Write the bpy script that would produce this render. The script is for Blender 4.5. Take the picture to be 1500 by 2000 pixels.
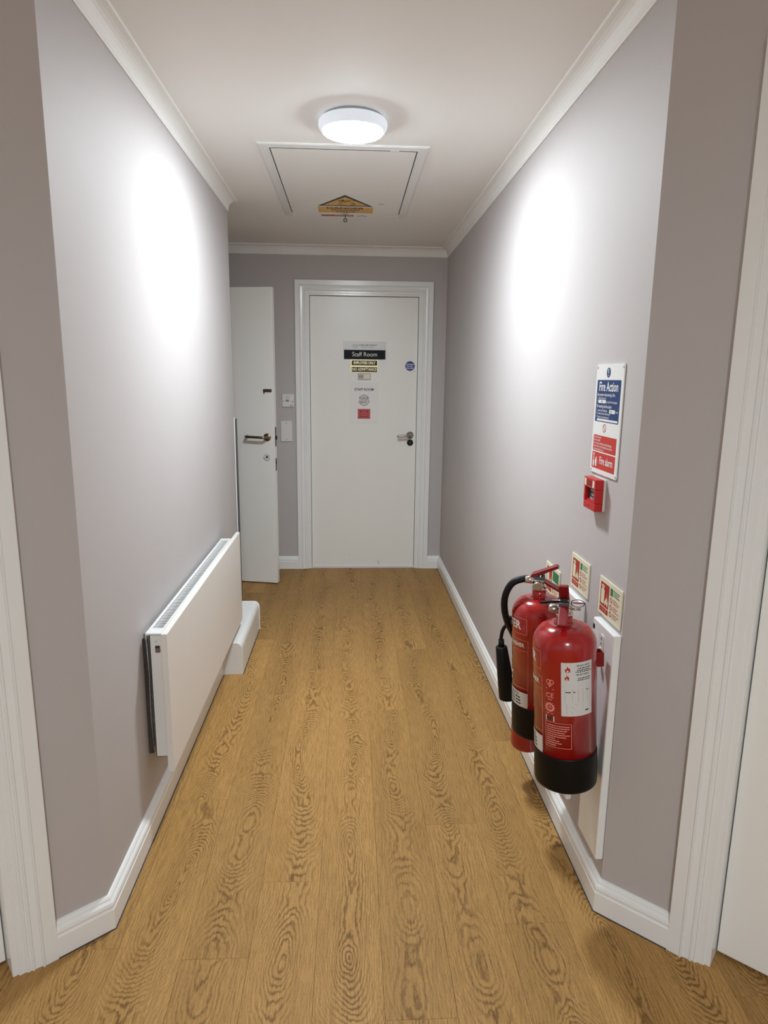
import bpy, bmesh, math, random
from mathutils import Vector, Matrix
for o in list(bpy.data.objects): bpy.data.objects.remove(o)
S = bpy.context.scene
COL = S.collection
PI = math.pi

# ------------------------------------------------------------------ camera, world, exposure
CAM_H, YAW, PITCH, ROLL, FPX = 1.4273, 0.0521, 0.1988, 0.0114, 1301.9
fw = Vector((math.sin(YAW)*math.cos(PITCH), math.cos(YAW)*math.cos(PITCH), -math.sin(PITCH)))
rt = Vector((math.cos(YAW), -math.sin(YAW), 0)); up = rt.cross(fw)
r2 = math.cos(ROLL)*rt + math.sin(ROLL)*up
u2 = -math.sin(ROLL)*rt + math.cos(ROLL)*up
cd = bpy.data.cameras.new('camera'); cam = bpy.data.objects.new('camera', cd); COL.objects.link(cam)
cam.matrix_world = Matrix(((r2.x, u2.x, -fw.x, 0), (r2.y, u2.y, -fw.y, 0), (r2.z, u2.z, -fw.z, CAM_H), (0, 0, 0, 1)))
cd.sensor_fit = 'VERTICAL'; cd.sensor_height = 36.0; cd.lens = FPX/2000*36.0
cd.clip_start = 0.02; cd.clip_end = 50
S.camera = cam
W = bpy.data.worlds.new('world'); S.world = W; W.use_nodes = True
W.node_tree.nodes['Background'].inputs[0].default_value = (0.5, 0.5, 0.5, 1)
W.node_tree.nodes['Background'].inputs[1].default_value = 0.02
S.view_settings.view_transform = 'Standard'; S.view_settings.look = 'None'
S.view_settings.gamma = 1.0; S.view_settings.use_curve_mapping = False
S.view_settings.exposure = 2.34
S.cycles.max_bounces = 10; S.cycles.diffuse_bounces = 7
LAMP_CORRIDOR = 61.0      # radiance of the corridor lamp's diffuser
LAMP_HALL = 100.0          # radiance of the hall lamp's diffuser (behind the viewpoint)

# ------------------------------------------------------------------ measures of the place (metres)
XL, XR, YB, ZC = -0.632, 0.686, 4.9125, 2.320
YR, YLN, YLE, XREC = 1.553, 1.543, 3.70, -1.262
AR, AL = math.radians(42.5), math.radians(39.0)
DR = (math.cos(AR), -math.sin(AR)); DL = (math.cos(AL), math.sin(AL))
SR_LEN, SL_LEN = 1.22, 1.16
PR = (XR + DR[0]*SR_LEN, YR + DR[1]*SR_LEN)          # outer end of right angled wall
PL = (XL - DL[0]*SL_LEN, YLN - DL[1]*SL_LEN)
YH = -2.3

# ------------------------------------------------------------------ materials
def lin(c): return tuple((x/12.92 if x <= 0.04045 else ((x+0.055)/1.055)**2.4) for x in c)
def srgb(r, g, b): return lin((r/255, g/255, b/255))
M = {}
def mat(name, col, rough=0.5, metal=0.0, spec=0.5, var=0.0, vscale=6.0, bump=0.0, bscale=200.0, coat=0.0, emit=None, estr=0.0):
    m = bpy.data.materials.new(name); m.use_nodes = True
    nt = m.node_tree; b = nt.nodes['Principled BSDF']
    b.inputs['Base Color'].default_value = (*col, 1); b.inputs['Roughness'].default_value = rough
    b.inputs['Metallic'].default_value = metal; b.inputs['Specular IOR Level'].default_value = spec
    b.inputs['Coat Weight'].default_value = coat; b.inputs['Coat Roughness'].default_value = 0.12
    if emit: b.inputs['Emission Color'].default_value = (*emit, 1); b.inputs['Emission Strength'].default_value = estr
    tc = None
    if var or bump:
        tc = nt.nodes.new('ShaderNodeTexCoord')
    if var:
        n = nt.nodes.new('ShaderNodeTexNoise'); n.inputs['Scale'].default_value = vscale; n.inputs['Detail'].default_value = 4
        nt.links.new(tc.outputs['Object'], n.inputs['Vector'])
        x = nt.nodes.new('ShaderNodeMix'); x.data_type = 'RGBA'
        x.inputs[6].default_value = (*[c*(1-var) for c in col], 1); x.inputs[7].default_value = (*[min(1, c*(1+var)) for c in col], 1)
        nt.links.new(n.outputs['Fac'], x.inputs[0]); nt.links.new(x.outputs[2], b.inputs['Base Color'])
    if bump:
        n = nt.nodes.new('ShaderNodeTexNoise'); n.inputs['Scale'].default_value = bscale; n.inputs['Detail'].default_value = 3
        nt.links.new(tc.outputs['Object'], n.inputs['Vector'])
        bp = nt.nodes.new('ShaderNodeBump'); bp.inputs['Strength'].default_value = bump; bp.inputs['Distance'].default_value = 0.002
        nt.links.new(n.outputs['Fac'], bp.inputs['Height']); nt.links.new(bp.outputs['Normal'], b.inputs['Normal'])
    M[name] = m
    return m
mat('wall_paint', (0.514, 0.479, 0.473), 0.62, spec=0.25, var=0.025, vscale=3, bump=0.10, bscale=260)
mat('ceiling_paint', (0.88, 0.87, 0.845), 0.75, var=0.015, vscale=2, bump=0.06, bscale=180)
mat('cornice_paint', (0.86, 0.855, 0.83), 0.55, var=0.015, vscale=8)
mat('gloss_white', (0.85, 0.86, 0.85), 0.22, var=0.02, vscale=9, bump=0.10, bscale=45)
mat('door_white', (0.88, 0.87, 0.83), 0.30, var=0.012, vscale=4, bump=0.05, bscale=35)
mat('trunk_white', (0.76, 0.76, 0.74), 0.30, var=0.02, vscale=10)
mat('radiator_panel', (0.80, 0.765, 0.72), 0.38, var=0.01, vscale=5)
mat('radiator_white', (0.76, 0.765, 0.75), 0.35, var=0.02, vscale=20)
mat('black_and_gap_shade', (0.02, 0.018, 0.016), 0.8)  # near-black: painted gap shade on the hatch, plain black parts elsewhere
mat('grime_and_shade', (0.05, 0.042, 0.035), 0.9, var=0.4, vscale=60)  # grime along joints, also painted shade inside the radiator
mat('dark_steel', (0.11, 0.11, 0.115), 0.45, metal=0.6)
mat('satin_steel', (0.50, 0.46, 0.41), 0.28, metal=1.0)
mat('bronze_steel', (0.30, 0.23, 0.17), 0.30, metal=1.0)
mat('chrome', (0.72, 0.70, 0.66), 0.15, metal=1.0)
mat('aluminium', (0.80, 0.81, 0.86), 0.35, metal=0.3)
mat('galvanised', (0.33, 0.33, 0.32), 0.5, metal=0.6, var=0.4, vscale=90)
mat('plastic_white', (0.72, 0.715, 0.69), 0.35)
mat('sign_white', (0.80, 0.80, 0.78), 0.35, var=0.01)
mat('paper_white', (0.86, 0.835, 0.815), 0.5, var=0.02)
mat('label_white', (0.70, 0.705, 0.69), 0.4, var=0.02, vscale=30)
mat('sign_cream', srgb(228, 224, 196), 0.4, var=0.02, vscale=30)
mat('sign_blue', srgb(16, 54, 108), 0.35)
mat('deep_blue', srgb(28, 44, 132), 0.35)
mat('sign_red', srgb(196, 48, 38), 0.35)
mat('sign_darkred', srgb(172, 44, 34), 0.4)
mat('poster_red', srgb(176, 40, 48), 0.45)
mat('poster_pink', srgb(226, 150, 148), 0.45)
mat('sign_green', srgb(40, 120, 76), 0.4)
mat('print_black', (0.012, 0.012, 0.013), 0.5)
mat('print_grey', (0.20, 0.20, 0.20), 0.5)
mat('print_lightgrey', (0.36, 0.36, 0.35), 0.5)
mat('plaque_dark', srgb(22, 25, 32), 0.5, spec=0.15)
mat('plaque_silver', srgb(205, 204, 202), 0.35, metal=0.1)
mat('gold', (0.66, 0.56, 0.32), 0.3, metal=0.8)
mat('pewter', (0.30, 0.28, 0.25), 0.4, metal=0.7)
mat('hazard_yellow', srgb(226, 170, 58), 0.4)
mat('extinguisher_red', srgb(164, 17, 20), 0.20, coat=0.6)
mat('lever_red', srgb(128, 12, 19), 0.35)
mat('callpoint_red', srgb(190, 28, 32), 0.3)
mat('rubber_black', (0.006, 0.006, 0.006), 0.45, spec=0.2)
mat('skirt_black', (0.004, 0.004, 0.004), 0.40, spec=0.2)
mat('print_pink', srgb(236, 150, 140), 0.4)
mat('print_white', (0.80, 0.79, 0.77), 0.4)
mat('flame_red', srgb(190, 40, 28), 0.4)
mat('lamp_rim', (0.50, 0.53, 0.58), 0.45, emit=(0.86, 0.93, 1.0), estr=0.10)
mat('lamp_base', (0.50, 0.52, 0.54), 0.5)
mat('lamp_diffuser', (0.9, 0.9, 0.9), 0.5, emit=(0.90, 0.995, 1.05), estr=LAMP_CORRIDOR)
mat('hall_diffuser', (0.9, 0.9, 0.9), 0.5, emit=(0.88, 0.995, 1.07), estr=LAMP_HALL)
mat('scuff', (0.58, 0.565, 0.53), 0.6)

def wood():
    m = bpy.data.materials.new('oak_plank'); m.use_nodes = True; nt = m.node_tree; L = nt.links
    b = nt.nodes['Principled BSDF']
    def N(t, **k):
        n = nt.nodes.new(t)
        for a, v in k.items(): setattr(n, a, v)
        return n
    def val(x, sock):
        if isinstance(x, (int, float)): sock.default_value = x
        else: L.new(x, sock)
    def mth(op, a, c=0.0, d=None):
        n = N('ShaderNodeMath', operation=op); val(a, n.inputs[0]); val(c, n.inputs[1])
        if d is not None: val(d, n.inputs[2])
        return n.outputs[0]
    def comb(x, y, z):
        n = N('ShaderNodeCombineXYZ'); val(x, n.inputs[0]); val(y, n.inputs[1]); val(z, n.inputs[2]); return n.outputs[0]
    def noise(v, sc, det=2.0, rough=0.5):
        n = N('ShaderNodeTexNoise'); L.new(v, n.inputs['Vector']); n.inputs['Scale'].default_value = sc
        n.inputs['Detail'].default_value = det; n.inputs['Roughness'].default_value = rough; return n.outputs['Fac']
    tc = N('ShaderNodeTexCoord'); oi = N('ShaderNodeObjectInfo')
    sp = N('ShaderNodeSeparateXYZ'); L.new(tc.outputs['Object'], sp.inputs[0])
    R = oi.outputs['Random']
    x = sp.outputs[0]; y = mth('ADD', sp.outputs[1], mth('MULTIPLY', R, 61.0)); zr = mth('MULTIPLY', R, 17.3)
    # centre line wanders along the plank; heart depth varies -> cathedral arches
    wander = mth('MULTIPLY', mth('SUBTRACT', noise(comb(0, mth('MULTIPLY', y, 1.3), zr), 1.0, 1.0), 0.5), 0.16)
    xc = mth('ADD', x, wander)
    d = mth('MULTIPLY', mth('SUBTRACT', noise(comb(3.1, mth('MULTIPLY', y, 1.7), zr), 1.0, 1.5), 0.39), 0.44)
    warp = mth('MULTIPLY', mth('SUBTRACT', noise(comb(mth('MULTIPLY', x, 34.0), mth('MULTIPLY', y, 13.0), zr), 1.0, 3.0, 0.6), 0.5), 0.019)
    rr = mth('ADD', mth('SQRT', mth('ADD', mth('MULTIPLY', xc, xc), mth('MULTIPLY', d, d))), warp)
    ring = mth('SINE', mth('MULTIPLY', rr, 2*PI/0.0068))
    ring01 = mth('MULTIPLY_ADD', ring, 0.5, 0.5)
    rline = mth('POWER', ring01, 2.2)
    # arches are strong near the heart line, faint at the sides
    near = mth('MAXIMUM', 0.0, mth('SUBTRACT', 1.0, mth('MULTIPLY', mth('ABSOLUTE', xc), 19.0)))
    patch = noise(comb(mth('MULTIPLY', x, 8.0), mth('MULTIPLY', y, 2.2), zr), 1.0, 2.0)
    strength = mth('MULTIPLY', mth('MULTIPLY_ADD', near, 0.66, 0.26), mth('MULTIPLY_ADD', patch, 1.3, 0.12))
    fine = noise(comb(mth('MULTIPLY', x, 330.0), mth('MULTIPLY', y, 16.0), zr), 1.0, 3.0, 0.65)
    pores = noise(comb(mth('MULTIPLY', x, 900.0), mth('MULTIPLY', y, 120.0), zr), 1.0, 2.0, 0.6)
    dark = mth('ADD', mth('MULTIPLY', rline, strength), mth('MULTIPLY', mth('SUBTRACT', fine, 0.42), 1.6))
    dark = mth('ADD', dark, mth('MULTIPLY', mth('MAXIMUM', 0.0, mth('SUBTRACT', pores, 0.52)), 2.2))
    cl = N('ShaderNodeClamp'); L.new(dark, cl.inputs[0])
    broad = noise(comb(mth('MULTIPLY', x, 14.0), mth('MULTIPLY', y, 1.6), zr), 1.0, 3.0)
    mixl = N('ShaderNodeMix', data_type='RGBA'); L.new(broad, mixl.inputs[0])
    mixl.inputs[6].default_value = (0.375, 0.206, 0.063, 1); mixl.inputs[7].default_value = (0.520, 0.299, 0.101, 1)
    mixd = N('ShaderNodeMix', data_type='RGBA'); L.new(cl.outputs[0], mixd.inputs[0])
    L.new(mixl.outputs[2], mixd.inputs[6]); mixd.inputs[7].default_value = (0.150, 0.075, 0.021, 1)
    tint = mth('MULTIPLY_ADD', R, 0.22, 0.89)
    vm = N('ShaderNodeVectorMath', operation='SCALE'); L.new(mixd.outputs[2], vm.inputs[0]); L.new(tint, vm.inputs['Scale'])
    L.new(vm.outputs[0], b.inputs['Base Color'])
    b.inputs['Roughness'].default_value = 0.55; b.inputs['Specular IOR Level'].default_value = 0.22
    bp = N('ShaderNodeBump'); bp.inputs['Strength'].default_value = 0.22; bp.inputs['Distance'].default_value = 0.0012; bp.invert = True
    L.new(dark, bp.inputs['Height']); L.new(bp.outputs[0], b.inputs['Normal'])
    M['oak_plank'] = m
wood()

# ------------------------------------------------------------------ builders
def frame(o, dx, up=(0, 0, 1)):
    X = Vector(dx).normalized(); Y = Vector(up).normalized(); Z = X.cross(Y)
    return Matrix(((X.x, Y.x, Z.x, o[0]), (X.y, Y.y, Z.y, o[1]), (X.z, Y.z, Z.z, o[2]), (0, 0, 0, 1)))
def F_right(y, z, x=XR): return frame((x, y, z), (0, -1, 0))          # seen from the corridor: X right, Y up, Z out of the wall
def F_left(y, z, x=XL): return frame((x, y, z), (0, 1, 0))
def F_back(x, z, y=YB): return frame((x, y, z), (1, 0, 0))
def F_ceil(x, y, z=ZC): return frame((x, y, z), (1, 0, 0), (0, -1, 0))

def setp(o, label=None, cat=None, group=None, kind=None):
    if label: o['label'] = label
    if cat: o['category'] = cat
    if group: o['group'] = group
    if kind: o['kind'] = kind
    return o
def empty(name, mtx, label, cat, group=None, kind=None):
    o = bpy.data.objects.new(name, None); COL.objects.link(o); o.empty_display_size = 0.05
    o.matrix_world = mtx if isinstance(mtx, Matrix) else Matrix.Translation(mtx)
    return setp(o, label, cat, group, kind)

class MB:
    def __init__(s): s.v = []; s.f = []; s.sm = []
    def add(s, vs, fs, smooth=False):
        n = len(s.v); s.v += [tuple(p) for p in vs]; s.f += [tuple(i+n for i in f) for f in fs]; s.sm += [smooth]*len(fs); return s
    def box(s, x0, x1, y0, y1, z0, z1):
        return s.add([(x0,y0,z0),(x1,y0,z0),(x1,y1,z0),(x0,y1,z0),(x0,y0,z1),(x1,y0,z1),(x1,y1,z1),(x0,y1,z1)],
                     [(0,3,2,1),(4,5,6,7),(0,1,5,4),(1,2,6,5),(2,3,7,6),(3,0,4,7)])
    def poly(s, pts, z):                                   # flat shape facing +Z
        return s.add([(p[0], p[1], z) for p in pts], [tuple(range(len(pts)))])
    def prism(s, pts, z0, z1):
        n = len(pts)
        return s.add([(p[0], p[1], z0) for p in pts] + [(p[0], p[1], z1) for p in pts],
                     [tuple(range(n))[::-1], tuple(range(n, 2*n))] + [(i, (i+1) % n, (i+1) % n+n, i+n) for i in range(n)])
    def lathe(s, prof, seg=48, axis='Z', c=(0, 0, 0), smooth=True, cap=True):
        vs = []; fs = []
        for r, h in prof:
            for k in range(seg):
                a = 2*PI*k/seg; q = (r*math.cos(a), r*math.sin(a), h)
                if axis == 'X': q = (q[2], q[0], q[1])
                if axis == 'Y': q = (q[1], q[2], q[0])
                vs.append((q[0]+c[0], q[1]+c[1], q[2]+c[2]))
        for i in range(len(prof)-1):
            for k in range(seg):
                k2 = (k+1) % seg; fs.append((i*seg+k, i*seg+k2, (i+1)*seg+k2, (i+1)*seg+k))
        s.add(vs, fs, smooth)
        if cap:
            n0 = len(s.v)-len(vs)
            s.f.append(tuple(n0+k for k in range(seg))[::-1]); s.sm.append(False)
            e = n0+(len(prof)-1)*seg; s.f.append(tuple(e+k for k in range(seg))); s.sm.append(False)
        return s
    def tube(s, path, r, seg=12, closed=False, cap=True):
        P = [Vector(p) for p in path]; n = len(P); vs = []; fs = []
        rad = r if isinstance(r, (list, tuple)) else [r]*n
        T = []
        for i in range(n):
            a = P[(i-1) % n] if (closed or i > 0) else P[i]; b = P[(i+1) % n] if (closed or i < n-1) else P[i]
            T.append((b-a).normalized())
        up_ = Vector((0, 0, 1)) if abs(T[0].z) < 0.9 else Vector((1, 0, 0))
        nrm = (up_ - T[0]*up_.dot(T[0])).normalized()
        for i in range(n):
            nrm = (nrm - T[i]*nrm.dot(T[i])).normalized(); bn = T[i].cross(nrm)
            for k in range(seg):
                a = 2*PI*k/seg; vs.append(P[i] + (nrm*math.cos(a)+bn*math.sin(a))*rad[i])
        m = n if closed else n-1
        for i in range(m):
            j = (i+1) % n
            for k in range(seg):
                k2 = (k+1) % seg; fs.append((i*seg+k, i*seg+k2, j*seg+k2, j*seg+k))
        n0 = len(s.v); s.add(vs, fs, True)
        if cap and not closed:
            s.f.append(tuple(n0+k for k in range(seg))[::-1]); s.sm.append(False)
            s.f.append(tuple(n0+(n-1)*seg+k for k in range(seg))); s.sm.append(False)
        return s
    def xform(s, fn): s.v = [tuple(fn(*p)) for p in s.v]; return s
    def text(s, body, size, x=0, y=0, z=0, align='CENTER', bold=0.0, sx=1.0):
        vs, fs = text_mesh(body, align, bold)
        return s.add([(x+p[0]*size*sx, y+p[1]*size, z) for p in vs], fs)
    def ring(s, r0, r1, z, c=(0, 0), seg=32, sy=1.0):
        vs = []; fs = []
        for k in range(seg):
            a = 2*PI*k/seg
            vs += [(c[0]+r0*math.cos(a), c[1]+sy*r0*math.sin(a), z), (c[0]+r1*math.cos(a), c[1]+sy*r1*math.sin(a), z)]
        for k in range(seg):
            j = (k+1) % seg; fs.append((2*k, 2*k+1, 2*j+1, 2*j))
        return s.add(vs, fs)
    def disc(s, r, z, c=(0, 0), seg=32): return s.poly([(c[0]+r*math.cos(2*PI*k/seg), c[1]+r*math.sin(2*PI*k/seg)) for k in range(seg)], z)
    def rect(s, x0, x1, y0, y1, z): return s.poly([(x0,y0),(x1,y0),(x1,y1),(x0,y1)], z)
    def outline(s, x0, x1, y0, y1, w, z, n=10):
        for a, b, c, d in ((x0,x1,y0,y0+w),(x0,x1,y1-w,y1)):
            for i in range(n): s.rect(a+(b-a)*i/n, a+(b-a)*(i+1)/n, c, d, z)
        s.rect(x0,x0+w,y0,y1,z); s.rect(x1-w,x1,y0,y1,z); return s
    def link(s, name, material, parent=None, bevel=0.0, bseg=2, label=None, fixn=False):
        me = bpy.data.meshes.new(name); me.from_pydata(s.v, [], s.f); me.update()
        me.polygons.foreach_set('use_smooth', s.sm)
        if fixn:
            bm = bmesh.new(); bm.from_mesh(me); bmesh.ops.recalc_face_normals(bm, faces=bm.faces[:]); bm.to_mesh(me); bm.free()
        me.materials.append(M[material])
        o = bpy.data.objects.new(name, me); COL.objects.link(o)
        if parent: o.parent = parent
        if bevel:
            bv = o.modifiers.new('bevel', 'BEVEL'); bv.width = bevel; bv.segments = bseg; bv.limit_method = 'ANGLE'; bv.angle_limit = 0.6
        if label: o['label'] = label
        return o

_tc = {}
def text_mesh(body, align='CENTER', bold=0.0):
    key = (body, align, bold)
    if key in _tc: return _tc[key]
    cu = bpy.data.curves.new('t', 'FONT'); cu.body = body; cu.align_x = align; cu.align_y = 'CENTER'
    cu.offset = bold; cu.resolution_u = 3
    o = bpy.data.objects.new('t', cu); COL.objects.link(o)
    me = o.evaluated_get(bpy.context.evaluated_depsgraph_get()).to_mesh()
    vs = [tuple(v.co) for v in me.vertices]; fs = [tuple(p.vertices) for p in me.polygons]
    bpy.data.objects.remove(o); bpy.data.curves.remove(cu)
    _tc[key] = (vs, fs); return _tc[key]

def sweep(path, prof, fmap=lambda x, y, b: (x, y, b), side=1, ends=True):
    """profile (offset sideways, second axis) swept along a 2-D polyline with mitred corners; one MB per segment"""
    P = [Vector(p) for p in path]; n = len(P); rows = []
    for i in range(n):
        t0 = (P[i]-P[i-1]).normalized() if i > 0 else None; t1 = (P[i+1]-P[i]).normalized() if i < n-1 else None
        if t0 is None: t0 = t1
        if t1 is None: t1 = t0
        n0 = Vector((-t0.y, t0.x))*side; n1 = Vector((-t1.y, t1.x))*side
        m = (n0+n1); m = m/(m.dot(n0)) if m.length > 1e-6 else n0
        rows.append([fmap(P[i].x+m.x*a, P[i].y+m.y*a, b) for a, b in prof])
    out = []; k = len(prof)
    for i in range(n-1):
        mb = MB(); fs = [(j, (j+1) % k, (j+1) % k+k, j+k) for j in range(k)]
        fs += [tuple(range(k))[::-1], tuple(range(k, 2*k))]
        mb.add(rows[i]+rows[i+1], fs); out.append(mb)
    return out

# ------------------------------------------------------------------ setting: floor and planks
fl = MB().box(-2.20, 1.75, YH-0.1, YB+0.10, -0.06, -0.0032).link('floor', 'grime_and_shade')
setp(fl, 'oak effect vinyl plank floor running down the corridor', 'floor', kind='structure')
PW, PLEN, GAP = 0.1665, 1.43, 0.0006
pl_cache = {}
def plank(x0, x1, y0, y1):
    w, l = x1-x0-GAP, y1-y0-GAP
    key = (round(w, 4), round(l, 4))
    if key not in pl_cache:
        h = 0.0030; c = 0.0006; a, b = w/2, l/2
        vs = [(-a,-b,-h),(a,-b,-h),(a,b,-h),(-a,b,-h),(-a,-b,-c*0.4),(a,-b,-c*0.4),(a,b,-c*0.4),(-a,b,-c*0.4),(-a+c,-b+c,0),(a-c,-b+c,0),(a-c,b-c,0),(-a+c,b-c,0)]
        fs = [(0,3,2,1),(0,1,5,4),(1,2,6,5),(2,3,7,6),(3,0,4,7),(4,5,9,8),(5,6,10,9),(6,7,11,10),(7,4,8,11),(8,9,10,11)]
        me = bpy.data.meshes.new('plank'); me.from_pydata(vs, [], fs); me.materials.append(M['oak_plank']); me.update()
        pl_cache[key] = me
    o = bpy.data.objects.new('plank', pl_cache[key]); COL.objects.link(o); o.parent = fl
    o.location = ((x0+x1)/2, (y0+y1)/2, 0)
rnd = random.Random(4)
joints = {-4: 2.90, -3: 2.075, -2: 2.86, -1: 1.684, 0: 2.195, 1: 2.68, 2: 1.92, 3: 1.51, 4: 2.42}
for k in range(-13, 11):
    x0 = -0.085 + k*PW; x1 = x0 + PW
    if x1 > 1.74: continue
    j = joints.get(k, 1.0 + rnd.random()*PLEN)
    YS = YH-0.05 if x0 > -1.74 else 3.6
    yend = YB+0.06 if x0 < XR+0.05 else 1.60
    cuts = [j + i*PLEN for i in range(-6, 6)]
    ys = [YS] + [c for c in cuts if YS+0.02 < c < yend-0.02] + [yend]
    for a, b in zip(ys[:-1], ys[1:]): plank(x0, x1, a, b)

# ------------------------------------------------------------------ setting: ceiling and walls
setp(MB().box(-2.30, 1.85, YH-0.1, YB+0.15, ZC, ZC+0.1).link('ceiling', 'ceiling_paint'), 'white painted ceiling of the corridor', 'ceiling', kind='structure')
def wall(name, boxes, label, mtx=None, m='wall_paint'):
    mb = MB()
    for b in boxes: mb.box(*b)
    o = mb.link(name, m)
    if mtx is not None: o.matrix_world = mtx
    return setp(o, label, 'wall', kind='structure')
wall('wall_right', [(XR, XR+0.10, YR, YB+0.10, 0, ZC)], 'mauve grey right wall holding the fire signs')
wall('wall_left', [(XL-0.63, XL, YLN, YLE, 0, ZC)], 'mauve grey left wall behind the radiator')
OPH = 2.003
def wall_opening(name, label, mtx, xa, xb, o0, o1, th=0.10, z1=ZC):
    # local X along wall, Y up, Z out of the wall; the wall lies behind Z = 0
    return wall(name, [(xa, o0, 0, z1, -th, 0), (o1, xb, 0, z1, -th, 0), (o0, o1, OPH, z1, -th, 0)], label, mtx)
MBK = F_back(0, 0)
wall_opening('wall_back', 'mauve grey end wall around the staff room door', MBK, XREC-0.1, XR, -0.300, 0.511)
MR = frame((XR, YR, 0), (DR[0], DR[1], 0)); ML = frame((XL, YLN, 0), (DL[0], DL[1], 0))
R0 = 0.1855          # architrave outer edge along the right angled wall
L0 = -0.131          # the same on the left (X runs towards the corner there)
wall_opening('wall_splay_right', 'angled mauve grey wall between fire sign wall and right door', MR, 0, SR_LEN, R0+0.078, R0+0.078+0.802)
wall_opening('wall_splay_left', 'angled mauve grey wall between radiator wall and left door', ML, -SL_LEN, 0, L0-0.078-0.802, L0-0.078)
wall('wall_hall_right', [(PR[0], PR[0]+0.1, YH, PR[1], 0, ZC)], 'hall wall to the right of the viewpoint')
wall('wall_hall_left', [(PL[0]-0.1, PL[0], YH, PL[1], 0, ZC)], 'hall wall to the left of the viewpoint')
wall('wall_hall_rear', [(PL[0]-0.1, PR[0]+0.1, YH-0.1, YH, 0, ZC)], 'hall wall behind the viewpoint')
MREC = F_left(0, 0, XREC)
wall_opening('wall_recess', 'wall of the side recess with the doorway of the open door', MREC, YLE, YB, 3.85, 4.690)
wall('wall_store', [(XREC-0.9, XREC-0.8, 3.7, YB, 0, ZC), (XREC-0.8, XREC-0.1, 3.65, 3.7, 0, ZC), (XREC-0.8, XREC-0.1, YB-0.05, YB, 0, ZC)], 'plain wall of the small room behind the open door')

# baseboards
BP = [(0, 0), (0.0185, 0), (0.0185, 0.0575), (0.0165, 0.0605), (0.0150, 0.0615), (0.0150, 0.0635), (0.0175, 0.0660), (0.0180, 0.0710), (0.0160, 0.0780),
      (0.0110, 0.0835), (0.0100, 0.0845), (0.0100, 0.0865), (0.0085, 0.0895), (0.0050, 0.0935), (0, 0.0950)]
def pt_s(org, d, s): return (org[0]+d[0]*s, org[1]+d[1]*s)
right_path = [(0.5885, YB), (XR, YB), (XR, YR), pt_s((XR, YR), DR, R0)]
sg = sweep(right_path, BP, side=-1)
for mb, nm, lb in zip(sg, ('baseboard_back_right', 'baseboard_right', 'baseboard_splay_right'),
                      ('short white baseboard right of the staff room door', 'long white moulded baseboard under the fire extinguishers', 'white baseboard on the angled wall beside the right door')):
    setp(mb.link(nm, 'gloss_white', fixn=True), lb, 'baseboard', kind='structure')
left_path = [pt_s((XL, YLN), DL, L0), (XL, YLN), (XL, 3.070)]
sg = sweep(left_path, BP, side=-1)
for mb, nm, lb in zip(sg, ('baseboard_splay_left', 'baseboard_left'),
                      ('white chipped baseboard on the angled wall beside the left door', 'long white moulded baseboard under the radiator')):
    setp(mb.link(nm, 'gloss_white', fixn=True), lb, 'baseboard', kind='structure')
sg = sweep([(XREC+0.001, YB), (-0.388, YB)], BP, side=-1)
setp(sg[0].link('baseboard_back_left', 'gloss_white', fixn=True), 'short white baseboard left of the staff room door', 'baseboard', kind='structure')
# dirty joints between boards and vinyl
def seam(name, path, label):
    mbs = sweep(path, [(0.0175, 0.0002), (0.0212, 0.0002), (0.0200, 0.0018), (0.0175, 0.0022)], side=-1)
    mb = MB()
    for m_ in mbs: mb.add(m_.v, m_.f)
    setp(mb.link(name, 'grime_and_shade', fixn=True), label, 'trim', kind='structure')
seam('trim_1', [(XR, YB-0.02), (XR, YR), pt_s((XR, YR), DR, R0)], 'thin dirty sealant line along the right baseboard')
seam('trim_2', [pt_s((XL, YLN), DL, L0), (XL, YLN), (XL, 3.055)], 'thin dirty sealant line along the left baseboard')

# cornice: concave cove with small lips
CP = [(0, ZC-0.062), (0.0045, ZC-0.062), (0.0055, ZC-0.056)]
for i in range(7):
    a = PI/2*i/6
    CP.append((0.0385-0.032*math.cos(a), ZC-0.0085-0.0465*(1-math.sin(a))))
CP += [(0.0440, ZC-0.0075), (0.0460, ZC-0.0040), (0.0460, ZC), (0, ZC)]
cpath = [(XREC, YLE), (XL, YLE), (XL, YLN), PL, (PL[0], YH), (PR[0], YH), PR, (XR, YR), (XR, YB), (XREC, YB), (XREC, YLE)]
cl = ['cornice of the side recess', 'white cove cornice along the left wall', 'cornice over the left angled wall', 'cornice of the hall left wall', 'cornice behind the viewpoint',
      'cornice of the hall right wall', 'cornice over the right angled wall', 'white cove cornice along the right wall', 'white cove cornice over the staff room door', 'cornice over the recess doorway']
# the polyline runs with the room on its left or right; closed by repeating ends
full = [cpath[-2]] + cpath + [cpath[1]]
mbs = sweep(full, CP, side=1)[1:-1]
for i, (mb, lb) in enumerate(zip(mbs, cl)):
    setp(mb.link('trim_%d' % (i+3), 'cornice_paint', fixn=True), lb, 'cornice', kind='structure')

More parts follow.
